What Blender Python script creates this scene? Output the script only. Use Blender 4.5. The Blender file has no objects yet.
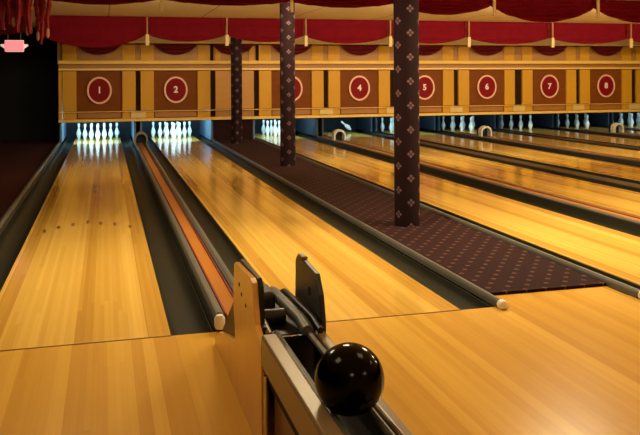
import bpy, math, random
from mathutils import Vector, Matrix
random.seed(7)
PI = math.pi
sc = bpy.context.scene
C = sc.collection

# ------------------------------------------------------------------ camera
F_PX = 792.33
cam_d = bpy.data.cameras.new('camera'); cam = bpy.data.objects.new('camera', cam_d); C.objects.link(cam)
cam_d.sensor_fit = 'HORIZONTAL'; cam_d.sensor_width = 36.0; cam_d.lens = 36.0 * F_PX / 640.0
cam_d.clip_start = 0.05; cam_d.clip_end = 100
cam_d.shift_y = -(217.5 - 80.0) / 640.0     # level camera, horizon high in the frame
R_ = Matrix(((0.96508462, 0.00594915, -0.26187074), (-0.26188217, 0.00121807, -0.96509909), (-0.00542255, 0.99998156, 0.0027335)))
cam.matrix_world = Matrix.Translation((-0.067, -0.245, 1.474)) @ R_.to_4x4()
sc.camera = cam

# ------------------------------------------------------------------ world, exposure
w = bpy.data.worlds.new('world'); sc.world = w; w.use_nodes = True
w.node_tree.nodes['Background'].inputs[0].default_value = (0.9, 0.62, 0.36, 1)
w.node_tree.nodes['Background'].inputs[1].default_value = 0.02
sc.view_settings.view_transform = 'Standard'; sc.view_settings.look = 'None'
sc.view_settings.gamma = 1.0; sc.view_settings.use_curve_mapping = False
sc.view_settings.exposure = 0.04

# ------------------------------------------------------------------ room lamps
def area(name, loc, size, power, col, target=None, spread=180, sy=None):
    d = bpy.data.lights.new(name, 'AREA'); d.energy = power; d.color = col
    d.shape = 'RECTANGLE'; d.size = size; d.size_y = sy or size; d.spread = math.radians(spread)
    o = bpy.data.objects.new(name, d); C.objects.link(o); o.location = loc
    v = (Vector(target) - Vector(loc)) if target else Vector((0, 0, -1))
    o.rotation_euler = v.to_track_quat('-Z', 'Y').to_euler()
    return o
WARM = (1.0, 0.87, 0.56)
CEIL_Z = 2.72
PANEL_LAMPS = [(-0.4, 6.2, 48), (1.6, 6.2, 60), (4.1, 6.2, 108), (6.6, 6.2, 105), (9.4, 6.4, 115), (-0.6, 2.4, 6), (1.9, 2.4, 4), (4.3, 2.4, 4), (0.2, -1.2, 12), (3.4, -1.0, 16)]  # dim middle row added only to brighten the approach
for (x, y, p) in PANEL_LAMPS:
    area('ceiling_lamp_light', (x, y, CEIL_Z - .055), 0.6, p, WARM, spread=176)
# unseen strip lights added around the curtain rows to brighten masking wall and lanes
for x in (-0.2, 1.5, 2.9, 4.3, 6.0, 7.7, 9.5, 11.3, 13.0):
    area('added_strip_light', (x, 16.45, 2.55), 1.1, (4.0 if x < 1 else 5.5 if x < 2 else 11), WARM, target=(x, 18.4, 1.15), spread=170, sy=0.1)
for x in (0.0, 3.0, 6.0, 9.0, 12.0):  # row added to lift the ceiling and far lanes
    area('added_strip_light', (x, 11.3, 2.62), 1.6, 56 if x < 2 else (100 if x < 5 else 160), WARM, target=(x, 16.0, 2.1), spread=180, sy=0.08)
STRIPS = [(x, 16.45, 2.556) for x in (-0.2, 1.5, 2.9, 4.3, 6.0, 7.7, 9.5, 11.3, 13.0)] + [(x, 11.3, 2.626) for x in (0.0, 3.0, 6.0, 9.0, 12.0)]
for x in (-0.2, 1.6, 3.4, 5.2, 7.2, 9.4):  # wash row added to brighten the nearer swags
    area('added_strip_light', (x, 8.2, 2.62), 1.2, 5 if x < 3 else 9, WARM, target=(x, 11.0, 2.45), spread=120, sy=0.08)
    STRIPS.append((x, 8.2, 2.626))
# pin lamps inside the pinsetters: cold tubes above each rack
COLD = (0.42, 0.80, 1.0)
LANE_X = [-0.244, 1.565] + [4.11 + 1.81 * i for i in range(7)]
PIN_POWER = [58, 58, 34, 22, 18, 8, 4.5, 4.5, 12]
for i, x in enumerate(LANE_X):
    area('pin_lamp_light', (x, 18.62, 0.80), 0.95, PIN_POWER[i], COLD, target=(x, 19.9, 0.10), spread=170, sy=0.08)

# ------------------------------------------------------------------ materials
def lin(c):
    return tuple(((v / 255) / 12.92 if v / 255 <= 0.04045 else (((v / 255) + 0.055) / 1.055) ** 2.4) for v in c) + (1,)
class NT:
    def __init__(s, name):
        s.m = bpy.data.materials.new(name); s.m.use_nodes = True; s.t = s.m.node_tree
        s.b = s.t.nodes['Principled BSDF']
    def n(s, ty, **k):
        nd = s.t.nodes.new(ty)
        for a, v in k.items(): setattr(nd, a, v)
        return nd
    def l(s, a, b): s.t.links.new(a, b)
    def math(s, op, a, b=None, c=None):
        nd = s.n('ShaderNodeMath', operation=op)
        for i, v in enumerate((a, b, c)):
            if v is None: continue
            if isinstance(v, (int, float)): nd.inputs[i].default_value = v
            else: s.l(v, nd.inputs[i])
        return nd.outputs[0]
    def xyz(s):
        tc = s.n('ShaderNodeTexCoord'); sp = s.n('ShaderNodeSeparateXYZ'); s.l(tc.outputs['Object'], sp.inputs[0])
        return tc.outputs['Object'], sp.outputs[0], sp.outputs[1], sp.outputs[2]
    def mix(s, f, a, b):
        nd = s.n('ShaderNodeMix', data_type='RGBA')
        if isinstance(f, (int, float)): nd.inputs[0].default_value = f
        else: s.l(f, nd.inputs[0])
        for i, v in ((6, a), (7, b)):
            if isinstance(v, tuple): nd.inputs[i].default_value = v
            else: s.l(v, nd.inputs[i])
        return nd.outputs[2]
def mat(name, c, rough=0.5, metal=0.0, vary=0.12, scale=8, stretch=(1, 1, 1), coat=0.0, emit=0.0, spec=0.5, bump=0.0):
    s = NT(name); co = s.xyz()[0]
    mp = s.n('ShaderNodeMapping'); mp.inputs['Scale'].default_value = stretch; s.l(co, mp.inputs[0])
    nz = s.n('ShaderNodeTexNoise'); nz.inputs['Scale'].default_value = scale; nz.inputs['Detail'].default_value = 3; s.l(mp.outputs[0], nz.inputs[0])
    a = lin(c); d = tuple(v * (1 - vary * 1.6) for v in a[:3]) + (1,); e = tuple(min(1, v * (1 + vary * 1.2)) for v in a[:3]) + (1,)
    s.l(s.mix(nz.outputs[0], d, e), s.b.inputs['Base Color'])
    s.b.inputs['Roughness'].default_value = rough; s.b.inputs['Metallic'].default_value = metal
    s.b.inputs['Coat Weight'].default_value = coat; s.b.inputs['Coat Roughness'].default_value = 0.08
    s.b.inputs['Specular IOR Level'].default_value = spec
    if emit:
        s.b.inputs['Emission Color'].default_value = a; s.b.inputs['Emission Strength'].default_value = emit
    if bump:
        bp = s.n('ShaderNodeBump'); bp.inputs['Strength'].default_value = bump; bp.inputs['Distance'].default_value = 0.01
        s.l(nz.outputs[0], bp.inputs['Height']); s.l(bp.outputs[0], s.b.inputs['Normal'])
    return s.m
def boards(name, dark, mid, light, width=0.0274, length=3.2, rough=0.12, seed=0.0, spec=0.5, run=3.7):
    """narrow strip boards running along Y, lacquered"""
    s = NT(name); co, x, y, z = s.xyz()
    ix = s.math('FLOOR', s.math('DIVIDE', x, width))
    wn = s.n('ShaderNodeTexWhiteNoise', noise_dimensions='1D'); s.l(s.math('ADD', ix, seed), wn.inputs['W'])
    yy = s.math('FLOOR', s.math('ADD', s.math('DIVIDE', y, length), s.math('MULTIPLY', wn.outputs['Value'], 7.3)))
    cb = s.n('ShaderNodeCombineXYZ'); s.l(ix, cb.inputs[0]); s.l(yy, cb.inputs[1]); cb.inputs[2].default_value = seed
    w2 = s.n('ShaderNodeTexWhiteNoise', noise_dimensions='3D'); s.l(cb.outputs[0], w2.inputs[0])
    # neighbouring boards go in runs of similar tone
    i2 = s.math('FLOOR', s.math('DIVIDE', x, width * run))
    w3 = s.n('ShaderNodeTexWhiteNoise', noise_dimensions='1D'); s.l(s.math('ADD', i2, seed + 5.5), w3.inputs['W'])
    v = s.math('ADD', s.math('MULTIPLY', w2.outputs['Value'], 0.26), s.math('MULTIPLY', w3.outputs['Value'], 0.74))
    mp = s.n('ShaderNodeMapping'); mp.inputs['Scale'].default_value = (60, 1.6, 1); s.l(co, mp.inputs[0])
    nz = s.n('ShaderNodeTexNoise'); nz.inputs['Scale'].default_value = 1.0; nz.inputs['Detail'].default_value = 4; s.l(mp.outputs[0], nz.inputs[0])
    v = s.math('ADD', v, s.math('MULTIPLY', s.math('SUBTRACT', nz.outputs[0], 0.5), 0.18))
    cr = s.n('ShaderNodeValToRGB'); e = cr.color_ramp.elements
    e[0].position = 0.1; e[0].color = lin(dark); e[1].position = 0.9; e[1].color = lin(light)
    m_ = e.new(0.5); m_.color = lin(mid)
    s.l(v, cr.inputs[0])
    fx = s.math('FRACT', s.math('DIVIDE', x, width))
    seam = s.math('LESS_THAN', fx, 0.035)
    col = s.mix(s.math('MULTIPLY', seam, 0.15), cr.outputs[0], lin((110, 66, 22)))
    s.l(col, s.b.inputs['Base Color'])
    s.b.inputs['Roughness'].default_value = rough
    s.b.inputs['Specular IOR Level'].default_value = spec
    return s.m
def flower(s, u, v, pu, pv, size, solid=False):
    """staggered four-petal flowers; u, v in metres; returns mask"""
    def cell(ou, ov):
        a = s.math('ABSOLUTE', s.math('MULTIPLY', s.math('SUBTRACT', s.math('FRACT', s.math('ADD', s.math('DIVIDE', u, pu), ou)), 0.5), pu))
        b = s.math('ABSOLUTE', s.math('MULTIPLY', s.math('SUBTRACT', s.math('FRACT', s.math('ADD', s.math('DIVIDE', v, pv), ov)), 0.5), pv))
        mx = s.math('MAXIMUM', a, b); mn = s.math('MINIMUM', a, b)
        if solid: return s.math('LESS_THAN', s.math('ADD', a, b), size)
        d = s.math('ADD', s.math('ABSOLUTE', s.math('SUBTRACT', mx, size * 0.56)), s.math('MULTIPLY', mn, 1.1))
        return s.math('LESS_THAN', d, size * 0.44)
    return s.math('MAXIMUM', cell(0, 0), cell(0.5, 0.5))
def carpet(name, base, dot, pu, pv, size, cyl=0.0):
    s = NT(name); co, x, y, z = s.xyz()
    nz = s.n('ShaderNodeTexNoise'); nz.inputs['Scale'].default_value = 260 if not cyl else 160; nz.inputs['Detail'].default_value = 2; s.l(co, nz.inputs[0])
    if cyl:
        u = s.math('MULTIPLY', s.math('ARCTAN2', y, x), cyl); v = z
    else: u, v = x, y
    f = flower(s, u, v, pu, pv, size, solid=not cyl)
    b = lin(base); bd = tuple(q * 0.6 for q in b[:3]) + (1,); bl = tuple(q * 1.5 for q in b[:3]) + (1,)
    s.l(s.mix(f, s.mix(nz.outputs[0], bd, bl), lin(dot)), s.b.inputs['Base Color'])
    s.b.inputs['Roughness'].default_value = 0.95; s.b.inputs['Specular IOR Level'].default_value = 0.15
    return s.m
M = dict(
    lane=boards('lane_boards', (190, 140, 56), (212, 165, 72), (230, 186, 90), seed=3),
    approach=boards('approach_boards', (198, 146, 54), (210, 160, 62), (222, 174, 74), seed=11, rough=0.24, spec=0.3, run=2.3),
    sub=mat('dark_concrete', (40, 36, 30), 0.9),
    gutter=mat('dark_green_gutter', (38, 37, 27), 0.5, 0.0, 0.15, 6, (1, .2, 1), spec=0.25),
    cap=mat('grey_cap', (48, 44, 36), 0.4, 0.0, 0.15, 8, (1, .2, 1)),
    metal=mat('grey_metal', (120, 120, 112), 0.4, 0.6, 0.08, 12, (1, .2, 1)),
    tarnish=mat('tarnished_metal', (104, 101, 92), 0.45, 0.35, 0.1, 10, (1, .3, 1)),
    chrome=mat('chrome', (200, 200, 196), 0.12, 1.0, 0.04, 10),
    track=mat('orange_track', (176, 108, 44), 0.3, 0, 0.14, 14, (1, .1, 1)),
    redline=mat('dark_red_edge', (110, 26, 14), 0.5),
    white=mat('white_plastic', (236, 230, 214), 0.35, 0, 0.03),
    gold=mat('gold_lacquer', (196, 138, 26), 0.5, 0, 0.12, 3, (1, 1, .4), spec=0.25),
    goldlt=mat('pale_gold_moulding', (226, 180, 84), 0.38, 0, 0.06, 5),
    brown=mat('brown_panel', (116, 58, 8), 0.6, 0, 0.16, 3, (1, 1, 3), spec=0.12),
    blank=mat('ochre_panel', (184, 122, 34), 0.5, 0, 0.1, 3, (1, 1, 3)),
    strip=mat('dark_recess', (44, 22, 8), 0.8, spec=0.1),
    inset=mat('tan_inset_panel', (158, 98, 28), 0.5, 0, 0.12, 4, (3, 1, 1)),
    frieze=mat('frieze_wood', (160, 106, 40), 0.55, 0, 0.14, 4, (1, 1, 3)),
    cream=mat('cream_block', (208, 172, 100), 0.4, 0, 0.05),
    ring=mat('pale_pink_ring', (228, 168, 134), 0.4, 0, 0.04),
    disc=mat('crimson_disc', (120, 8, 12), 0.6, 0, 0.08, spec=0.12),
    digit=mat('white_numeral', (236, 206, 196), 0.4, 0, 0.03),
    ceil=None, wall=mat('dark_wall', (16, 11, 9), 0.9), backw=mat('dark_blue_curtain', (8, 12, 20), 0.85),
    creamwall=mat('cream_wall', (196, 160, 100), 0.7, 0, 0.06, 2),
    velvet=mat('red_velvet', (110, 6, 20), 0.75, 0, 0.18, 5, (1, 1, 1), spec=0.08),
    velvet2=mat('dark_red_velvet', (98, 8, 20), 0.65, 0, 0.18, 5, spec=0.25),
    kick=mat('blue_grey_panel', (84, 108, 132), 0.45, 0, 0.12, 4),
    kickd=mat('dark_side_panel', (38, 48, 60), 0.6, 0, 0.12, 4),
    pin=mat('white_pin_coating', (238, 238, 232), 0.25, 0, 0.03, coat=0.3),
    pinred=mat('red_neck_stripe', (190, 30, 30), 0.35),
    ball=mat('black_ball', (3, 3, 4), 0.14, 0, 0.1, spec=0.13),
    black=mat('black_plate', (26, 24, 22), 0.38, 0.1, 0.2, 9),
    hole=mat('hole_black', (6, 5, 4), 0.8),
    panelw=mat('laminate_side', (238, 178, 80), 0.25, 0, 0.1, 5, (1, 1, .4)),
    tan=mat('tan_painted_metal', (146, 124, 88), 0.36, 0.15, 0.08, 8, (1, .2, 1)),
    tan2=mat('brown_board', (124, 86, 44), 0.4, 0, 0.12, 6, (1, .3, 1)),
    hood=mat('brown_hood', (70, 46, 20), 0.4, 0, 0.12, 8),
    darkpad=mat('brown_rubber_pad', (52, 38, 30), 0.55, 0, 0.2, 12),
    hoodw=mat('pale_hood', (196, 190, 170), 0.45, 0, 0.25, 14),
    dark=mat('foul_line', (96, 54, 18), 0.3),
    dart=mat('dark_dart', (132, 82, 28), 0.3),
    pink=mat('pink_lit_sign', (240, 140, 150), 0.5, 0, 0.05, emit=0.75),
    pinkw=mat('pale_sign_edge', (240, 206, 190), 0.5, 0, 0.05, emit=0.55),
    tinred=mat('red_foil', (150, 16, 26), 0.35, 0.3, 0.3, 30), tinpink=mat('pink_foil', (214, 70, 84), 0.35, 0.2, 0.2, 30),
    tinyel=mat('yellow_foil', (222, 150, 40), 0.35, 0.2, 0.2, 30), tinwhite=mat('pale_tip', (214, 160, 140), 0.5),
    lamp=mat('lamp_diffuser', (255, 222, 170), 0.5, 0, 0.02, emit=2.0), lampf=mat('lamp_frame', (200, 190, 170), 0.5),
    carpet=carpet('flower_carpet', (40, 16, 15), (88, 60, 52), 0.150, 0.21, 0.024),
    carpetp=carpet('flower_carpet_plain', (46, 12, 12), (64, 26, 24), 0.150, 0.26, 0.034),
    column=carpet('flower_carpet_column', (33, 15, 16), (106, 80, 82), 2 * PI * 0.125 / 3, 0.236, 0.040, cyl=0.125),
)
def ceil_mat():
    s = NT('ceiling_tiles'); co, x, y, z = s.xyz()
    a = s.math('LESS_THAN', s.math('FRACT', s.math('DIVIDE', x, 1.83)), 0.012)
    b = s.math('LESS_THAN', s.math('FRACT', s.math('DIVIDE', y, 2.4)), 0.006)
    s.l(s.mix(s.math('MULTIPLY', s.math('MAXIMUM', a, b), 0.7), lin((246, 226, 182)), lin((120, 84, 44))), s.b.inputs['Base Color'])
    s.b.inputs['Roughness'].default_value = 0.8
    return s.m
M['ceil'] = ceil_mat()

# ------------------------------------------------------------------ mesh helpers
class MB:
    def __init__(s): s.v = []; s.f = []
    def add(s, vs, fs):
        o = len(s.v); s.v += [tuple(p) for p in vs]; s.f += [tuple(i + o for i in f) for f in fs]; return s
    def box(s, x0, x1, y0, y1, z0, z1):
        return s.add([(x0,y0,z0),(x1,y0,z0),(x1,y1,z0),(x0,y1,z0),(x0,y0,z1),(x1,y0,z1),(x1,y1,z1),(x0,y1,z1)],
                     [(0,3,2,1),(4,5,6,7),(0,1,5,4),(1,2,6,5),(2,3,7,6),(3,0,4,7)])
    def prism_x(s, prof, x0, x1):          # prof = [(y,z)...]
        n = len(prof)
        return s.add([(x0, y, z) for y, z in prof] + [(x1, y, z) for y, z in prof],
                     [tuple(range(n))[::-1], tuple(range(n, 2*n))] + [(i, (i+1) % n, n + (i+1) % n, n + i) for i in range(n)])
    def prism_y(s, prof, y0, y1):          # prof = [(x,z)...]
        n = len(prof)
        return s.add([(x, y0, z) for x, z in prof] + [(x, y1, z) for x, z in prof],
                     [tuple(range(n)), tuple(range(n, 2*n))[::-1]] + [(i, n + i, n + (i+1) % n, (i+1) % n) for i in range(n)])
    def prism_z(s, prof, z0, z1):
        n = len(prof)
        return s.add([(x, y, z0) for x, y in prof] + [(x, y, z1) for x, y in prof],
                     [tuple(range(n))[::-1], tuple(range(n, 2*n))] + [(i, (i+1) % n, n + (i+1) % n, n + i) for i in range(n)])
    def lathe(s, prof, seg=24, c=(0, 0, 0)):   # prof = [(r,z)...]
        n = len(prof); vs = []
        for k in range(seg):
            a = 2 * PI * k / seg
            vs += [(c[0] + r * math.cos(a), c[1] + r * math.sin(a), c[2] + z) for r, z in prof]
        fs = [(k*n+i, ((k+1) % seg)*n+i, ((k+1) % seg)*n+i+1, k*n+i+1) for k in range(seg) for i in range(n-1)]
        fs.append(tuple(k*n for k in range(seg))[::-1]); fs.append(tuple(k*n+n-1 for k in range(seg)))
        return s.add(vs, fs)
    def tube(s, pts, r, seg=10, cap=True):
        pts = [Vector(p) for p in pts]; vs = []; up0 = None
        for i, p in enumerate(pts):
            t = (pts[min(i+1, len(pts)-1)] - pts[max(i-1, 0)]).normalized()
            if up0 is None:
                up0 = Vector((0, 0, 1)) if abs(t.z) < 0.9 else Vector((1, 0, 0))
            a = t.cross(up0).normalized(); b = a.cross(t).normalized(); up0 = b
            rr = r[i] if isinstance(r, (list, tuple)) else r
            for k in range(seg):
                th = 2 * PI * k / seg; q = p + a * (rr * math.cos(th)) + b * (rr * math.sin(th)); vs.append(tuple(q))
        fs = [(i*seg+k, i*seg+(k+1) % seg, (i+1)*seg+(k+1) % seg, (i+1)*seg+k) for i in range(len(pts)-1) for k in range(seg)]
        if cap: fs += [tuple(range(seg))[::-1], tuple(range((len(pts)-1)*seg, len(pts)*seg))]
        return s.add(vs, fs)
    def build(s, name, m, parent=None, smooth=False, bevel=0.0, loc=None, segs=2):
        me = bpy.data.meshes.new(name); me.from_pydata(s.v, [], s.f); me.materials.append(m)
        import bmesh
        bm = bmesh.new(); bm.from_mesh(me); bmesh.ops.recalc_face_normals(bm, faces=bm.faces); bm.to_mesh(me); bm.free()
        if smooth:
            for p in me.polygons: p.use_smooth = True
            try: me.set_sharp_from_angle(angle=math.radians(40))
            except Exception: pass
        o = bpy.data.objects.new(name, me); C.objects.link(o)
        if parent: o.parent = parent
        if loc: o.location = loc
        if bevel:
            b = o.modifiers.new('bevel', 'BEVEL'); b.width = bevel; b.segments = segs; b.limit_method = 'ANGLE'; b.angle_limit = math.radians(40)
        return o
def empty(name, loc=(0, 0, 0)):
    o = bpy.data.objects.new(name, None); C.objects.link(o); o.location = loc; o.empty_display_size = 0.1; return o
def tag(o, label, cat=None, group=None, kind=None):
    if label: o['label'] = label
    if cat: o['category'] = cat
    if group: o['group'] = group
    if kind: o['kind'] = kind
    return o
def struct(mb, name, m, label, cat, **k):
    return tag(mb.build(name, m, **k), label, cat, kind='structure')

# ------------------------------------------------------------------ constants of the place
FOUL = 4.36; DECK_END = 20.6; MASK_Y = 18.40; HALF = 0.5334; GW = 0.235
XL, XR, YB, YF = -3.4, 17.0, -2.5, 21.6
GD = 0.085

# ------------------------------------------------------------------ setting
f = MB().box(XL, XR, YB, FOUL, -0.20, 0.0)
f.box(2.392, 3.322, FOUL, 4.60, -0.20, 0.0)
struct(f, 'floor', M['approach'], 'glossy golden strip-board approach floor in front of the foul line', 'floor')
struct(MB().box(XL, XR, FOUL, YF, -0.34, -0.20), 'floor_under_lanes', M['sub'], 'dark floor below the lanes and gutters', 'floor')
struct(MB().box(XL, XR, YB, YF, CEIL_Z, CEIL_Z + 0.1), 'ceiling', M['ceil'], 'beige ceiling seen between the rows of red swags', 'ceiling')
struct(MB().box(XL - 0.1, XL, YB, YF, -0.34, CEIL_Z + .1), 'wall_left', M['wall'], 'wall left of lane one, coloured near black to look unlit', 'wall')  # near-black colour stands in for missing light
struct(MB().box(XR, XR + 0.1, YB, YF, -0.34, CEIL_Z + .1), 'wall_right', M['wall'], 'dark wall beyond the last lane', 'wall')
struct(MB().box(XL, XR, YF, YF + 0.1, -0.34, CEIL_Z + .1), 'wall_back', M['backw'], 'dark wall behind the pin pits', 'wall')
struct(MB().box(XL, XR, YB - 0.1, YB, -0.34, CEIL_Z + .1), 'wall_front', M['creamwall'], 'cream wall behind the bowlers', 'wall')
struct(MB().box(-1.10, XR, 18.52, 18.62, 1.80, CEIL_Z), 'wall_above_pins', M['creamwall'], 'cream wall above the masking panels', 'wall')
struct(MB().box(XL, -1.14, 20.0, 20.1, -0.2, CEIL_Z), 'wall_far_left', M['wall'], 'end wall of the side passage, coloured near black to look unlit', 'wall')  # same near-black colour in place of shade
# dark carpet left of lane one
tag(MB().box(XL + .002, -1.13, FOUL + .002, 19.99, -0.20, 0.02).build('side_carpet', M['carpetp']), 'dark red carpet in the unlit strip left of lane one', 'carpet')

# ------------------------------------------------------------------ lanes
ORD = ['one', 'two', 'three', 'four', 'five', 'six', 'seven', 'eight', 'nine']
LOOK = ['golden bowling lane farthest left, beside the dark side carpet', 'golden bowling lane between the ball return and the carpeted island',
        'bright golden bowling lane just right of the carpeted island with columns', 'golden bowling lane under panel number 4, second right of the carpeted island',
        'golden bowling lane leading to panel number 5', 'golden bowling lane leading to panel number 6',
        'golden bowling lane leading to panel number 7', 'golden bowling lane leading to panel number 8', 'last sliver of bowling lane at the right edge of the photo']
lane_mb = MB().box(-HALF, HALF, 0.006, DECK_END - FOUL, -0.16, 0.0)
lane0 = None
for i, x in enumerate(LANE_X):
    root = empty('bowling_lane', (x, FOUL, 0))
    tag(root, LOOK[i], 'bowling lane', 'bowling lanes')
    if lane0 is None: lane0 = s_ = lane_mb.build('lane_surface', M['lane'], root)
    else:
        s_ = lane0.copy(); C.objects.link(s_); s_.parent = root
    fl = MB().box(-HALF, HALF, -0.008, 0.006, -0.05, 0.0012).build('foul_line', M['dark'], root)
    if i == 0:
        for k, (dx, dy) in enumerate(((-.40, 7.89), (-.28, 8.06), (-.145, 8.17), (-.005, 8.27), (.125, 8.17), (.265, 8.07), (.41, 7.91))):
            dx *= 1.0; dy -= FOUL
            MB().prism_z([(dx-.014, dy-.07), (dx, dy-.1), (dx+.014, dy-.07), (dx+.014, dy+.05), (dx, dy+.08), (dx-.014, dy+.05)], 0.0, 0.0012).build('target_dart', M['dart'], root)

# gutters: U-section channels
def gutter(x0, x1, label, group='gutters beside the lanes'):
    wd = x1 - x0; n = 10; pr = []
    for k in range(n + 1):
        a = PI * k / n
        pr.append((x0 + wd/2 - (wd/2 - 0.008) * math.cos(a), -0.008 - (GD) * math.sin(a) ** 0.8))
    pr = [(x0 + .004, -0.006)] + pr + [(x1 - .004, -0.006), (x1 - .004, -0.15), (x0 + .004, -0.15)]
    o = MB().prism_y([(x, z) for x, z in pr], FOUL + 0.002, 20.3)
    g = o.build('gutter', M['gutter'], smooth=True)
    tag(g, label, 'gutter', group); return g

def cap_rail(mb, xc, zc, y0, y1, r=0.035):
    mb.tube([(xc, y0, zc), (xc, y1, zc)], r, 12)

gl = LANE_X[0] - HALF
gutter(gl - GW, gl, 'dark gutter on the outer left side of lane one')
# left ledge
t = empty('lane_ledge', (gl - GW - 0.057, FOUL, 0)); tag(t, 'grey ledge along the far left side of lane one', 'ledge')
MB().box(-.053, .053, 0, 14.0, -0.2, 0.04).build('ledge_board', M['cap'], t, bevel=.01)
MB().tube([(.0, 0, .045), (.0, 14.0, .045)], .03, 10).build('metal_rail', M['metal'], t, smooth=True)

# double dividers with ball track (between 1-2, 3-4, 5-6, 7-8)
def track_divider(xc, lanes, first=False):
    gutter(xc - .371, xc - .125, 'dark gutter on the right side of lane ' + lanes[0])
    gutter(xc + .125, xc + .371, 'dark gutter on the left side of lane ' + lanes[1])
    t = empty('ball_track', (xc, FOUL, 0)); low = lanes[0] != 'one'; t.scale.z = .6 if low else 1.0
    tag(t, 'raised ball track with orange middle and grey rails between lane %s and lane %s' % lanes, 'ball track', 'ball tracks between paired lanes')
    MB().box(-.1215, .1215, .02, 14.0, -0.2, 0.072).build('track_base', M['cap'], t)
    MB().box(-.046, .046, .02, 14.0, 0.0721, 0.086).build('track_bed', M['track'], t)
    for sx in (-1, 1):
        MB().box(sx*.052 - .005, sx*.052 + .005, .02, 14.0, .0722, .096).build('edge_strip', M['redline'], t)
        MB().prism_y([(sx*.123, .0725), (sx*.1235, .092), (sx*.113, .110), (sx*.100, .114), (sx*.085, .112), (sx*.066, .098), (sx*.060, .0725)], 0.0, 14.04).build('side_rail', M['tan2' if low and sx > 0 else 'metal'], t)
        e = MB().lathe([(.0, -.035), (.024, -.03), (.032, -.01), (.032, .03), (.02, .05), (0, .055)], 12, (sx*.094, -.02, .052)).build('rail_end_cap', M['white'], t, smooth=True)
    # hood where the return enters the pit
    h = empty('return_hood', (xc, 16.8, 0.1145 * (.6 if low else 1.0) + .001))
    return t, h
hood_lbl = {0: 'grey arched return hood between the pins of lanes one and two', 1: 'pale arched return hood at the pit between lanes three and four',
            2: 'pale arched return hood at the pit between lanes five and six', 3: 'pale boxy return hood at the pit near the right edge of the photo'}
TC = [(LANE_X[0] + LANE_X[1]) / 2, (LANE_X[2] + LANE_X[3]) / 2, (LANE_X[4] + LANE_X[5]) / 2, (LANE_X[6] + LANE_X[7]) / 2]
for k, xc in enumerate(TC):
    ln = [('one', 'two'), ('three', 'four'), ('five', 'six'), ('seven', 'eight')][k]
    t, h = track_divider(xc, ln)
    tag(h, hood_lbl[k], 'return hood', 'return hoods at the pits')
    arc = [(.125 * math.cos(a), 0, .10 + .125 * math.sin(a)) for a in [PI * j / 12 for j in range(13)]]
    arc = [(.125, 0, .0)] + arc + [(-.125, 0, .0)]
    mb = MB()
    outer = [(x * 1.10, z * 1.08) for x, _, z in arc]; inner = [(x * .84, z * .88) for x, _, z in arc]
    mb2 = MB()
    n = len(arc)
    vs = [(x, -.0, z) for x, z in outer] + [(x, -.0, z) for x, z in inner] + [(x, .16, z) for x, z in outer] + [(x, .16, z) for x, z in inner]
    fs = []
    for j in range(n - 1):
        fs += [(j, j+1, n+j+1, n+j), (2*n+j, 3*n+j, 3*n+j+1, 2*n+j+1), (j, 2*n+j, 2*n+j+1, j+1), (n+j, n+j+1, 3*n+j+1, 3*n+j)]
    fs += [(0, n, 3*n, 2*n), (n-1, 3*n-1, 4*n-1, 2*n-1)]
    fs[-1] = (n-1, 2*n-1+0, 4*n-1, 3*n-1)
    mb2.add(vs, fs).build('arch', M['hoodw' if k else 'metal'], h, smooth=True)
    MB().box(-.10, .10, .17, .30, .0, .20).build('dark_throat', M['hole'], h)
# plain dividers (between 4-5, 6-7, 8-9)
for a, b, ln in ((3, 4, ('four', 'five')), (5, 6, ('six', 'seven')), (7, 8, ('eight', 'nine'))):
    xc = (LANE_X[a] + LANE_X[b]) / 2
    gutter(xc - .371, xc - .125, 'dark gutter on the right side of lane ' + ln[0])
    gutter(xc + .125, xc + .371, 'dark gutter on the left side of lane ' + ln[1])
    t = MB().box(xc - .123, xc + .123, FOUL, 20.3, -.2, .004).build('divider_cap', M['cap'], bevel=.006)
    tag(t, 'flat dark grey divider between lane %s and lane %s' % ln, 'divider', 'flat dividers between lanes')
gutter(LANE_X[8] + HALF, LANE_X[8] + HALF + GW, 'dark gutter beyond lane nine at the far right')

# ------------------------------------------------------------------ carpeted island with columns between lanes 2 and 3
r2 = LANE_X[1] + HALF; l3 = LANE_X[2] - HALF
gutter(r2, r2 + GW, 'wide dark gutter between lane two and the carpeted island')
gutter(l3 - .192, l3, 'narrow dark gutter between the carpeted island and lane three')
tag(MB().box(r2 + GW + .056, l3 - .252, 4.602, 18.40, -.2, .02).build('carpet_island', M['carpet']), 'maroon flower-patterned carpet island between lane two and lane three', 'carpet')
for (x, lb, y0, xw) in ((r2 + GW + .028, 'rounded grey rail on the left edge of the carpeted island', FOUL - .02, .026), (l3 - .222, 'rounded grey rail on the right edge of the carpeted island', FOUL - .09, .028)):
    t = empty('island_rail', (x, y0, 0)); tag(t, lb, 'rail', 'rails edging the carpeted island')
    pr = [(-xw + .002, -.2), (-xw + .002, .02), (-xw * .8, .040), (-xw * .3, .052), (xw * .3, .052), (xw * .8, .040), (xw - .002, .02), (xw - .002, -.2)] if y0 > 99 else \
         [(-xw + .002, .0), (-xw + .002, .02), (-xw * .8, .040), (-xw * .3, .052), (xw * .3, .052), (xw * .8, .040), (xw - .002, .02), (xw - .002, .0)]
    MB().prism_y(pr, 0, 13.95).build('rail_body', M['tarnish'], t, smooth=True)
    MB().prism_y([(-.026, .001), (-.030, .03), (-.016, .056), (.016, .056), (.030, .03), (.026, .001)], -.06, -.001).build('rail_end_cap', M['white'], t, smooth=True, bevel=.012)
COLS = [(2.805, 7.08, 'thick maroon flower-carpeted column nearest the camera', CEIL_Z), (2.86, 12.6, 'maroon flower-carpeted column in the middle of the island', CEIL_Z),
        (2.78, 17.4, 'maroon flower-carpeted column at the far end of the island', CEIL_Z)]
cm = None
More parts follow.
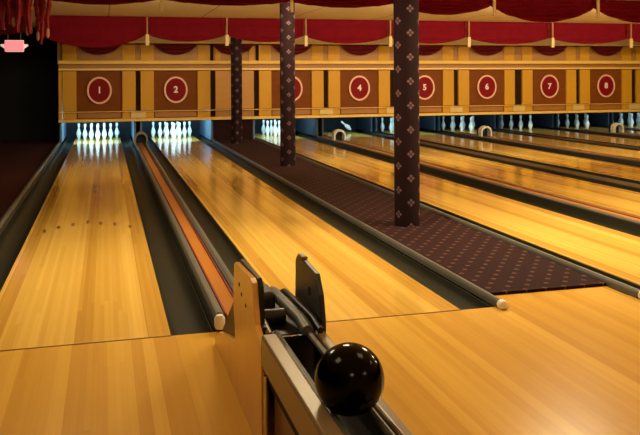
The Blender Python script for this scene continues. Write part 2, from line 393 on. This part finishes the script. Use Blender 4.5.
for (x, y, lb, zt) in COLS:
    if cm is None:
        cm = MB().lathe([(.125, 0), (.125, zt - .02)], 40).build('carpeted_column', M['column'], smooth=True, loc=(x, y, .02)); o = cm
        cm.rotation_euler.z = math.radians(27)
    else:
        o = cm.copy(); C.objects.link(o); o.location = (x, y, .02)
    tag(o, lb, 'column', 'carpeted columns')

# ------------------------------------------------------------------ masking wall
ZS = 1.022
MC = [-.19, 1.52, 4.28, 6.0, 7.73, 9.46, 11.28, 13.0, 14.75]
def text_mesh(s, size):
    c = bpy.data.curves.new('numeral', 'FONT'); c.body = s; c.size = size; c.align_x = 'CENTER'; c.align_y = 'CENTER'; c.extrude = .006; c.offset = .006
    o = bpy.data.objects.new('numeral_tmp', c); C.objects.link(o)
    dg = bpy.context.evaluated_depsgraph_get(); me = bpy.data.meshes.new_from_object(o.evaluated_get(dg))
    bpy.data.objects.remove(o); bpy.data.curves.remove(c)
    me.materials.clear(); me.materials.append(M['digit'])
    return me
ell = lambda rx, rz, n=40: [(rx * math.cos(2*PI*k/n), rz * math.sin(2*PI*k/n)) for k in range(n)]
PW = .50
for i, x in enumerate(MC):
    r = empty('masking_panel', (x, MASK_Y, .50)); r.scale.z = ZS
    lo = x - PW - .325; hi = x + PW + .325
    tag(r, 'brown masking panel with a crimson oval numbered %d between gold posts' % (i + 1), 'masking panel', 'numbered masking panels')
    MB().box(-PW, PW, .03, .06, .0, 1.75).build('back_board', M['brown'], r)
    for sx in (-1, 1):
        MB().box(sx * (PW + .15) - .15, sx * (PW + .15) + .15, -.02, .06, .242, 1.13).build('gold_post', M['gold'], r, bevel=.008)
        MB().box(sx * (PW + .15) - .15, sx * (PW + .15) + .15, 0, .06, 1.36, 1.73).build('upper_post', M['gold'], r, bevel=.008)
        MB().box(sx * (PW + .15) - .15, sx * (PW + .15) + .15, 0, .06, .07, .21).build('base_block', M['gold'], r, bevel=.006)
    MB().box(-PW + .03, PW - .03, .012, .03, .085, .20).build('base_inset', M['inset'], r)
    MB().box(-PW, PW, .01, .03, 1.36, 1.73).build('frieze_panel', M['frieze'], r)
    m_ = MB().prism_y(ell(.26, .29), -.005, .03).build('medallion', M['disc'], r, loc=(0, 0, .70))
    # ring
    n = 40; a = ell(.272, .302, n); b = ell(.232, .262, n); vs = []
    for yy in (-.02, .0): vs += [(p[0], yy, p[1]) for p in a] + [(p[0], yy, p[1]) for p in b]
    fs = []
    for k in range(n):
        q = (k + 1) % n
        fs += [(k, q, n+q, n+k), (2*n+k, 3*n+k, 3*n+q, 2*n+q), (k, 2*n+k, 2*n+q, q), (n+k, n+q, 3*n+q, 3*n+k)]
    MB().add(vs, fs).build('ring', M['ring'], m_)
    o = bpy.data.objects.new('numeral', text_mesh(str(i + 1), .20)); C.objects.link(o); o.parent = m_
    o.rotation_euler = (PI/2, 0, 0); o.location = (0, -.013, 0)
# recessed dark strips between neighbouring units, and pale blocks at the base
for k, (a, b) in enumerate(((0, 1), (2, 3), (3, 4), (4, 5), (5, 6), (6, 7), (7, 8))):
    x0 = MC[a] + PW + .302; x1 = MC[b] - PW - .302; xm = (x0 + x1) / 2
    t = empty('panel_joint', (xm, MASK_Y, .50)); t.scale.z = ZS; tag(t, 'dark recessed joint with a pale base block between panels %d and %d' % (a + 1, b + 1), 'panel joint', 'joints between masking panels')
    h2 = (x1 - x0) / 2
    MB().box(-h2, h2, .05, .09, .0, 1.75).build('recess', M['strip'], t)
    MB().box(-.17, .17, -.035, -.003, .075, .205).build('base_block', M['cream'], t, bevel=.01)
    MB().box(-h2 + .004, h2 - .004, .02, .048, 1.36, 1.73).build('frieze_strip', M['frieze'], t)
# blank ochre unit between 2 and 3
t = empty('blank_panel', (2.90, MASK_Y, .50)); t.scale.z = ZS; tag(t, 'plain ochre masking panel without a number, above the carpeted island', 'masking panel')
MB().box(-.58, .58, .05, .09, .0, 1.75).build('recess', M['strip'], t)
MB().box(-.46, .46, .0, .045, .242, 1.13).build('ochre_board', M['blank'], t, bevel=.008)
MB().box(-.46, .46, .0, .045, .07, .21).build('base_inset', M['inset'], t)
MB().box(-.50, .50, .0, .045, 1.36, 1.73).build('frieze_panel', M['frieze'], t)
for sx in (-1, 1): MB().box(sx * .40 - .06, sx * .40 + .06, -.02, -.001, 1.36, 1.73).build('upper_post', M['gold'], t, bevel=.006)
tag(MB().box(-1.07, -1.0, MASK_Y - .03, MASK_Y - .001, .57, 1.65).build('end_post', M['gold']), 'gold end post at the left end of the masking wall', 'post')
# continuous mouldings
X0, X1 = -1.07, 15.9
def moulding(name, label, prof, m):
    o = MB().prism_x([(MASK_Y + y, .5 + (z - .5) * ZS) for y, z in prof], X0, X1).build(name, m); tag(o, label, 'moulding'); return o
moulding('bottom_moulding', 'pale gold lip running along the bottom of the masking wall above the pits', [(.0, .50), (-.06, .505), (-.06, .55), (-.04, .565), (0, .568)], M['goldlt'])
moulding('ledge_moulding', 'thin gold ledge running just below the numbered panels', [(-.001, .713), (-.05, .718), (-.05, .732), (-.021, .735), (-.001, .735)], M['goldlt'])
moulding('cornice_lower_moulding', 'gold moulding running just above the numbered panels', [(.03, 1.64), (-.05, 1.645), (-.05, 1.685), (.03, 1.69)], M['goldlt'])
moulding('cornice_board', 'narrow brown board between the two gold mouldings above the numbered panels', [(.03, 1.691), (.005, 1.691), (.005, 1.774), (.03, 1.774)], M['inset'])
moulding('cornice_upper_moulding', 'bright gold projecting cornice above the numbered panels', [(.03, 1.775), (-.10, 1.785), (-.11, 1.83), (-.09, 1.86), (.03, 1.86)], M['goldlt'])
moulding('beam_moulding', 'cream beam along the top of the masking wall behind the swags', [(.05, 2.245), (-.20, 2.245), (-.22, 2.26), (-.20, 2.28), (.115, 2.28), (.115, 2.245)], M['cream'])

# ------------------------------------------------------------------ pits
for i, x in enumerate(LANE_X):
    nm = ORD[i]
    o = MB().box(x - .80, x + .80, 20.9, 20.95, -.2, 1.2).build('pit_curtain', M['backw']); tag(o, 'dark pit curtain behind the pins of lane ' + nm, 'pit curtain', 'pit curtains')
    o = MB().box(x - .84, x + .84, 18.50, 21.0, 1.22, 1.26).build('pit_light_block', M['hole']); tag(o, 'unseen black sheet added to block the pin light of lane ' + nm, 'pit light block', 'pit light blocks')  # unseen sheet added to stop pin light leaking upward
kx = [LANE_X[0] - HALF - GW - .025]
for i in (0, 2, 3, 4, 5, 6, 7):
    m = (LANE_X[i] + LANE_X[i + 1]) / 2; kx += [m - .07, m + .07]
kx += [LANE_X[1] + HALF + GW + .04, LANE_X[2] - HALF - GW + .03, LANE_X[8] + HALF + GW + .04]
kl = {0: 'light blue divider wall at the left of the pins of lane one', 1: 'blue divider wall right of the pins of lane one', 2: 'blue divider wall left of the pins of lane two',
      15: 'light blue divider wall at the right of the pins of lane two', 16: 'blue divider wall left of the pins of lane three', 17: 'blue divider wall right of lane nine'}
nmk = ['', '', ''] + [s + ORD[j + (1 if s.startswith('left') else 0)] for j in (2, 3, 4, 5, 6, 7) for s in ('right of the pins of lane ', 'left of the pins of lane ')]
for j, x in enumerate(kx):
    lb = kl.get(j) or 'dark blue divider wall ' + nmk[j]
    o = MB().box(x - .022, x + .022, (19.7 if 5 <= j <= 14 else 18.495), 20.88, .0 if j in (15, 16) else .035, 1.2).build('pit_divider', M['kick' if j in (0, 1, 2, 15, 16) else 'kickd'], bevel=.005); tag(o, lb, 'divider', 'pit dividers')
# carpeted wall under the blank unit
tag(MB().box(2.405, 3.325, 18.45, 18.55, -.2, .50).build('carpeted_wall', M['carpet']), 'dark maroon carpeted wall at the far end of the carpet island', 'wall panel')
tag(MB().box(15.9, XR, 18.40, 18.5, -.2, 1.8).build('wood_board', M['strip']), 'dark panel beyond the last numbered panel at the right', 'board')

# ------------------------------------------------------------------ pins
PROF = [(0, 0), (.0255, 0), (.0285, .006), (.036, .03), (.050, .07), (.0595, .105), (.0605, .12), (.058, .14), (.047, .18), (.033, .215), (.025, .245), (.0228, .262), (.0238, .285), (.029, .315), (.0322, .342), (.031, .36), (.024, .374), (.012, .3805), (0, .381)]
def make_pin():
    r = empty('bowling_pin', (0, 0, -5))
    MB().lathe(PROF[1:-1], 20).build('pin_body', M['pin'], r, smooth=True)
    MB().lathe([(.0262, .240), (.0262, .246)], 20).build('neck_stripe', M['pinred'], r, smooth=True)
    MB().lathe([(.0243, .272), (.0250, .279)], 20).build('neck_stripe', M['pinred'], r, smooth=True)
    return r
pin0 = make_pin(); used = False
def put_pin(loc, label, group, rot=(0, 0, 0)):
    global used
    if not used: r = pin0; used = True
    else:
        r = pin0.copy(); C.objects.link(r)
        for ch in list(pin0.children):
            c = ch.copy(); C.objects.link(c); c.parent = r
    r.location = loc; r.rotation_euler = rot; tag(r, label, 'bowling pin', group)
HEAD = 19.5
rack = [(0, 0), (-1, 1), (1, 1), (-2, 2), (0, 2), (2, 2), (-3, 3), (-1, 3), (1, 3), (3, 3)]
for i, x in enumerate(LANE_X):
    if i == 3: continue
    for (a, b) in rack:
        if i == 2 and (a, b) in ((-3, 3), (-2, 2)): continue
        put_pin((x + a * .1524, HEAD + b * .264, .0), 'upright white bowling pin in the rack at the end of lane ' + ORD[i], 'pins of lane ' + ORD[i])
put_pin((LANE_X[3] + .40, HEAD + .66, .075), 'single tilted white pin at the end of lane four', 'pins of lane four', (math.radians(12), math.radians(-52), 0))

# ------------------------------------------------------------------ swags
def swag(name, xa, xb, y, ztop, zj, droop, m, label, group, depth=.10, folds=5, amp=.022):
    nu, nv = 28, 26; vs = []; L = xb - xa
    for j in range(nv + 1):
        v = j / nv
        for i in range(nu + 1):
            u = i / nu; b = 4 * u * (1 - u)
            zb = zj - droop * b ** .85
            z = ztop + (zb - ztop) * v
            fold = math.sin(v * folds * 2 * PI * (.55 + .45 * b) + 1.2 * u)
            yy = -depth * b * math.sin(PI * v * .92) * .7 - amp * fold * (0.35 + b) * v ** .5
            vs.append((xa + u * L, yy, z - ztop))
    fs = [(j*(nu+1)+i, j*(nu+1)+i+1, (j+1)*(nu+1)+i+1, (j+1)*(nu+1)+i) for j in range(nv) for i in range(nu)]
    xm = (xa + xb) / 2
    vs = [(a - xm, b, c) for a, b, c in vs]
    o = MB().add(vs, fs).build(name, m, smooth=True, loc=(xm, y, ztop))
    s = o.modifiers.new('thickness', 'SOLIDIFY'); s.thickness = .008
    return tag(o, label, 'swag', group)
TOPX = [-1.0, .69, 2.54, 4.13, 5.76, 7.60, 9.4]
pos = ['above lane one', 'above lane two', 'between the middle and nearest carpeted columns', 'right of the nearest carpeted column', 'with the deepest sag, above panel number 7', 'in the top right corner of the photo']
for k in range(6):
    swag('curtain_swag', TOPX[k], TOPX[k+1], 11.0, CEIL_Z - .001, 2.585, (.09, .07, .07, .15, .24, .23)[k], M['velvet'], 'red velvet swag of the nearer row, ' + pos[k], 'swags of the nearer row', depth=.08)
FRX = [-1.33, .75, 2.34, 4.0, 5.88, 7.73, 9.82, 11.9, 13.95, 16.0]
pos = ['farthest left, above panel number 1', 'above panel number 2', 'between the far and middle carpeted columns', 'left of the nearest carpeted column, above panel number 4',
       'behind and right of the nearest column, above panel number 5', 'above panel number 6', 'left of and above panel number 7', 'above panel number 8', 'at the right edge of the photo']
for k in range(9):
    swag('curtain_swag', FRX[k] + .004, FRX[k+1] - .004, 16.0, CEIL_Z - .001, 2.365, (.27, .14, .14, .16, .15, .15, .13, .14, .13)[k], M['velvet'], 'red velvet middle-row swag, ' + pos[k], 'swags of the middle row', depth=.06, folds=3, amp=.009)
for x, lb in [(MC[0], 'behind, above panel number 1'), (MC[1], 'above panel number 2'), (2.86, 'above the plain ochre panel'), (MC[2], 'above panel number 3'), (MC[3], 'above panel number 4'),
          (MC[4], 'above panel number 5'), (MC[5], 'above panel number 6'), (MC[6], 'above panel number 7'), (MC[7], 'above panel number 8')]:
    swag('curtain_swag', x - .50, x + .50, 18.34, 2.282, 2.275, .25, M['velvet2'], 'small dark red swag of the back row, ' + lb, 'swags of the back row', depth=.0, folds=3)
# cream drop posts at the joints
for k, x in enumerate(TOPX[1:]):
    o = MB().box(-.022, .022, -.12, -.09, 2.42 - CEIL_Z, 0).build('drop_post', M['cream'], loc=(x, 11.0, CEIL_Z - .001), bevel=.004)
    tag(o, 'cream drop post at a swag joint of the nearer row, number %d from the left' % (k + 1), 'drop post', 'drop posts of the nearer row')
for k, x in enumerate(FRX[1:-1]):
    p = empty('drop_post', (x, 15.84, CEIL_Z - .001)); tag(p, 'thin cream drop post between two middle-row swags, number %d from the left' % (k + 1), 'drop post', 'drop posts of the middle row')
    MB().box(-.014, .014, 0, .03, -.36, 0).build('post', M['frieze'], p)
    MB().box(-.035, .035, -.01, .04, -.58, -.36).build('post_block', M['cream'], p, bevel=.004)

# ------------------------------------------------------------------ top left: hanging foil and sign
def strand(x, y, z0, z1, wd, m, label, tip=None):
    n = 14; vs = []; r = random.Random(int(x * 1000 + z1 * 77))
    p = empty('foil_strand', (x, y, z0)); tag(p, label, 'foil strand', 'foil strands hanging in the upper left corner')
    pts = [(.012 * math.sin(q * .55 + x * 19), .008 * math.cos(q * .7), (z1 - z0) * q / n) for q in range(n + 1)]
    MB().tube(pts, [1.25 * wd * (.7 + .3 * math.sin(q * 1.3 + x * 31) ** 2) * (1 - .4 * q / n) for q in range(n + 1)], 8).build('strand', m, p, smooth=True)
    if tip:
        e = pts[-1]
        MB().lathe([(0.004, -.13), (.022, -.10), (.02, -.03), (.008, .0)], 10, e).build('tip', tip, p, smooth=True)
S = [(-1.30, 2.05, .06, 'tinred', 'wide dark red foil strand at the left edge of the photo', None), (-1.20, 2.12, .05, 'tinred', 'dark red foil strand above the left side of the pink sign', None),
     (-1.12, 2.20, .035, 'tinred', 'dark red foil strand with a pale tip above the pink sign', 'tinwhite'), (-1.06, 2.0, .045, 'tinred', 'dark red foil strand hanging down to the pink sign', None),
     (-1.02, 2.24, .05, 'tinpink', 'broad pink foil strand near the yellow one', None), (-.98, 2.10, .035, 'tinpink', 'thin pink foil strand with a pale tip right of the pink sign', 'tinwhite'),
     (-.925, 2.30, .035, 'tinyel', 'short yellow foil strand in the upper left corner', None), (-.93, 1.98, .045, 'tinred', 'dark red foil strand right below the yellow one', None),
     (-.86, 2.04, .04, 'tinred', 'dark red foil strand with a pale tip below the yellow one', 'tinwhite'), (-.80, 1.86, .03, 'tinred', 'longest thin dark red foil strand, nearest the swag', None),
     (-.78, 2.14, .045, 'tinred', 'dark red foil strand at the start of the first swag', None), (-.70, 2.06, .035, 'tinred', 'rightmost dark red foil strand with a pale tip beside the first swag', 'tinwhite')]
for k, (x, z1, wd, m, lb, tp) in enumerate(S):
    strand(x - .06, 10.8 - (k % 4) * .13, CEIL_Z - .002, z1 + .07, wd, M[m], lb, M[tp] if tp else None)
swag('curtain_swag', -3.3, -1.02, 11.1, CEIL_Z - .001, 2.12, .08, M['velvet2'], 'dark red drape behind the foil strands in the upper left corner', 'swags of the nearer row')
p = empty('lit_sign', (-1.75, 16.0, 2.02)); tag(p, 'small glowing pink sign hanging in the dark upper left corner', 'sign')
MB().box(-.17, .17, -.02, .04, 0, .20).build('sign_face', M['pink'], p, bevel=.01)
MB().prism_y([(-.155, -.012), (.155, -.012), (.175, -.0), (.175, .045), (.25, .10), (.25, .13), (.172, .14), (.172, .212), (.10, .212), (-.10, .212), (-.172, .212), (-.172, .14), (-.25, .13), (-.25, .10), (-.175, .045), (-.175, 0)], .041, .06).build('sign_back', M['pinkw'], p)
MB().box(-.12, -.11, .045, .055, .2121, .699).build('hanger_rod', M['metal'], p)
MB().box(.11, .12, .045, .055, .2121, .699).build('hanger_rod', M['metal'], p)

# ------------------------------------------------------------------ ceiling lamp fittings (unseen, added around the area lights)
for k, (x, y, pw) in enumerate(PANEL_LAMPS):
    p = empty('ceiling_lamp', (x, y, CEIL_Z)); tag(p, 'unseen square warm ceiling lamp panel over the lanes and approach', 'ceiling lamp', 'ceiling lamps over the lanes')
    MB().box(-.33, .33, -.33, .33, -.04, -.001).build('lamp_frame', M['lampf'], p)
    MB().box(-.30, .30, -.30, .30, -.05, -.041).build('diffuser', M['lamp'], p)

# ------------------------------------------------------------------ ball return in the foreground
XC = .660
p = empty('ball_return', (XC, 2.7, 0)); tag(p, 'ball return rack with tan rails and upright end plates standing on the approach', 'ball return')
D = lambda y: y - 2.7
lx = -.135
# left side panel with upright ear (y, z profile)
pr = [(4.15, 0.001), (4.15, .045), (3.98, .12), (3.68, .195), (3.43, .255), (3.44, .30), (3.48, .39), (3.475, .50), (3.45, .605), (3.43, .615), (3.02, .640), (2.975, .63), (2.92, .47), (2.84, .445), (2.79, .43), (2.79, 0.001)]
side = MB().prism_x([(D(a), z) for a, z in pr], lx - .012, lx + .012).build('side_panel', M['panelw'], p, bevel=.003)
side['label'] = 'glossy honey wood left side panel with an upright ear'
for (y, z) in ((3.30, .545), (3.24, .515), (3.13, .495)):
    b = MB().prism_x([(D(y) + .009 * math.cos(a), z + .009 * math.sin(a)) for a in [2*PI*k/10 for k in range(10)]], lx - .0145, lx - .0121).build('bolt_hole', M['hole'], side)
# dark edge of the ear
MB().prism_x([(D(2.93), .47), (D(2.95), .62), (D(2.99), .645), (D(3.41), .632), (D(3.45), .60), (D(3.47), .45), (D(3.30), .38), (D(2.89), .38), (D(2.89), .47)], lx + .0125, lx + .032).build('ear_liner', M['black'], p, bevel=.003)
# hood behind left panel
MB().prism_x([(D(4.10), .001), (D(3.98), .14), (D(3.52), .40), (D(3.36), .40), (D(3.36), 0.001)], lx + .04, -lx - .04).build('exit_hood', M['hood'], p, bevel=.006)
MB().prism_x([(D(4.14), .001), (D(4.0), .13), (D(3.54), .44), (D(3.40), .42), (D(3.40), 0.001)], lx + .0125, lx + .038).build('hood_side', M['hood'], p)
# right black plate
pr = [(2.90, .001), (2.905, .47), (2.935, .57), (3.0, .645), (3.26, .658), (3.33, .652), (3.36, .625), (3.37, .42), (3.42, .30), (3.9, .12), (4.02, .001)]
rp = MB().prism_x([(D(a), z) for a, z in pr], -lx - .008, -lx + .014).build('end_plate', M['black'], p, bevel=.004)
rp['label'] = 'black right end plate with chamfered top'
MB().prism_x([(D(3.10) + .02 * math.cos(a), .545 + .02 * math.sin(a)) for a in [2*PI*k/12 for k in range(12)]], -lx - .0105, -lx - .0081).build('bolt_hole', M['hole'], rp)
MB().box(-lx - .011, -lx + .017, D(3.22), D(3.30), .6555, .668).build('plate_tip', M['tan'], rp, bevel=.003)
# main rails: left one wide flange with fascia, right one narrower
def frustum(y0, y1, prof): return MB().prism_y(prof, D(y0), D(y1))
Y0 = .95
lr = frustum(Y0, 2.80, [(-.145, .352), (-.145, .462), (-.138, .472), (-.088, .472), (-.080, .464), (-.080, .437), (-.120, .432), (-.120, .352)]).build('left_rail', M['tan'], p, bevel=.003)
lr['label'] = 'tan metal left rail with deep outer face'
rr = frustum(Y0, 2.92, [(.145, .335), (.145, .42), (.138, .43), (.108, .43), (.100, .422), (.100, .40), (.120, .395), (.120, .335)]).build('right_rail', M['tan'], p, bevel=.003)
# inner dark running bars
for sx in (-1, 1):
    MB().tube([(sx * .062, D(Y0), .441), (sx * .062, D(2.9), .441)], .012, 8).build('running_bar', M['tarnish'], p, smooth=True)
MB().box(-.115, .115, D(Y0), D(2.86), .27, .30).build('trough_floor', M['hole'], p)
MB().box(-.118, -.112, D(Y0), D(2.86), .301, .43).build('trough_wall', M['black'], p)
MB().box(.112, .118, D(Y0), D(2.86), .301, .39).build('trough_wall', M['black'], p)
MB().box(-.112, .112, D(2.83), D(2.845), .435, .445).build('cross_bar', M['chrome'], p)
# guide rails curving out of the lift
for (x0, x1, m, r_, nm) in ((-.098, -.098, 'tan', .013, 'guide_rail'), (.030, .058, 'tarnish', .027, 'guide_rail'), (.088, .112, 'black', .014, 'guide_rail')):
    pts = [(x0, D(3.62), .30), (x0, D(3.58), .38), (x0, D(3.52), .43), (x0, D(3.42), .465), (x0, D(3.28), .475), (x0 + (x1-x0)*.5, D(3.12), .47), (x1, D(2.98), .462), (x1, D(2.86), .448)]
    MB().tube(pts, r_, 10).build(nm, M[m], p, smooth=True)
# lift housing between the plates
MB().box(-.075, .01, D(3.24), D(3.42), .40, .515).build('rubber_pad', M['darkpad'], p, bevel=.028, segs=4)
MB().box(-.095, .12, D(2.96), D(3.35), .25, .41).build('lift_housing', M['black'], p, bevel=.01)
MB().tube([(-.078, D(3.12), .44), (.02, D(3.12), .44)], .035, 14).build('drive_roller', M['black'], p, smooth=True)
# strut and lower boards
MB().tube([(lx - .004, D(2.735), .001), (lx - .004, D(2.735), .335)], .010, 10).build('front_strut', M['chrome'], p, smooth=True)
MB().box(-.105, -.085, D(Y0 + .05), D(2.74), .001, .27).build('lower_board', M['tan2'], p)
MB().box(.085, .105, D(Y0 + .05), D(2.88), .001, .27).build('lower_board', M['tan2'], p)
MB().box(-.1325, .1325, D(Y0), D(Y0 + .03), .001, .27).build('end_board', M['tan2'], p)

# bowling ball resting on the running bars
BR = .108
bx, by = XC - .004, 2.09
bz = .441 + math.sqrt((BR + .0122) ** 2 - .062 ** 2)
bp_ = empty('bowling_ball', (bx, by, bz)); tag(bp_, 'glossy black bowling ball resting on the ball return rails', 'bowling ball')
prof = [(BR * math.cos(a), BR * math.sin(a)) for a in [-PI/2 + PI * k / 40 for k in range(1, 40)]]
MB().lathe(prof, 64).build('ball_body', M['ball'], bp_, smooth=True)
dv = Vector((.1, -.80, -.42)).normalized()
for a_, e_ in ((.0, .0), (.24, .03), (.12, .32)):
    d_ = (dv + Vector((a_, 0, e_))).normalized()
    q = d_.to_track_quat('Z', 'Y'); ring = []
    o = MB().lathe([(.004, 0), (.0125, 0), (.0125, .0016), (.004, .0016)], 16).build('finger_hole', M['hole'], bp_)
    o.location = d_ * (BR - .0006); o.rotation_mode = 'QUATERNION'; o.rotation_quaternion = q

# made-up housings for the added strip lights
for (x, y, z) in STRIPS:
    p = empty('added_strip_lamp', (x, y, z)); tag(p, 'unseen strip lamp fitting added near the swag rows', 'strip lamp', 'added strip lamps near the swag rows')
    MB().box(-.62, .62, -.04, .04, 0.0, .03).build('lamp_housing', M['lampf'], p)
    for sx in (-.5, .5): MB().box(sx - .01, sx + .01, -.01, .01, .0301, CEIL_Z - z - .001).build('hanger_rod', M['metal'], p)
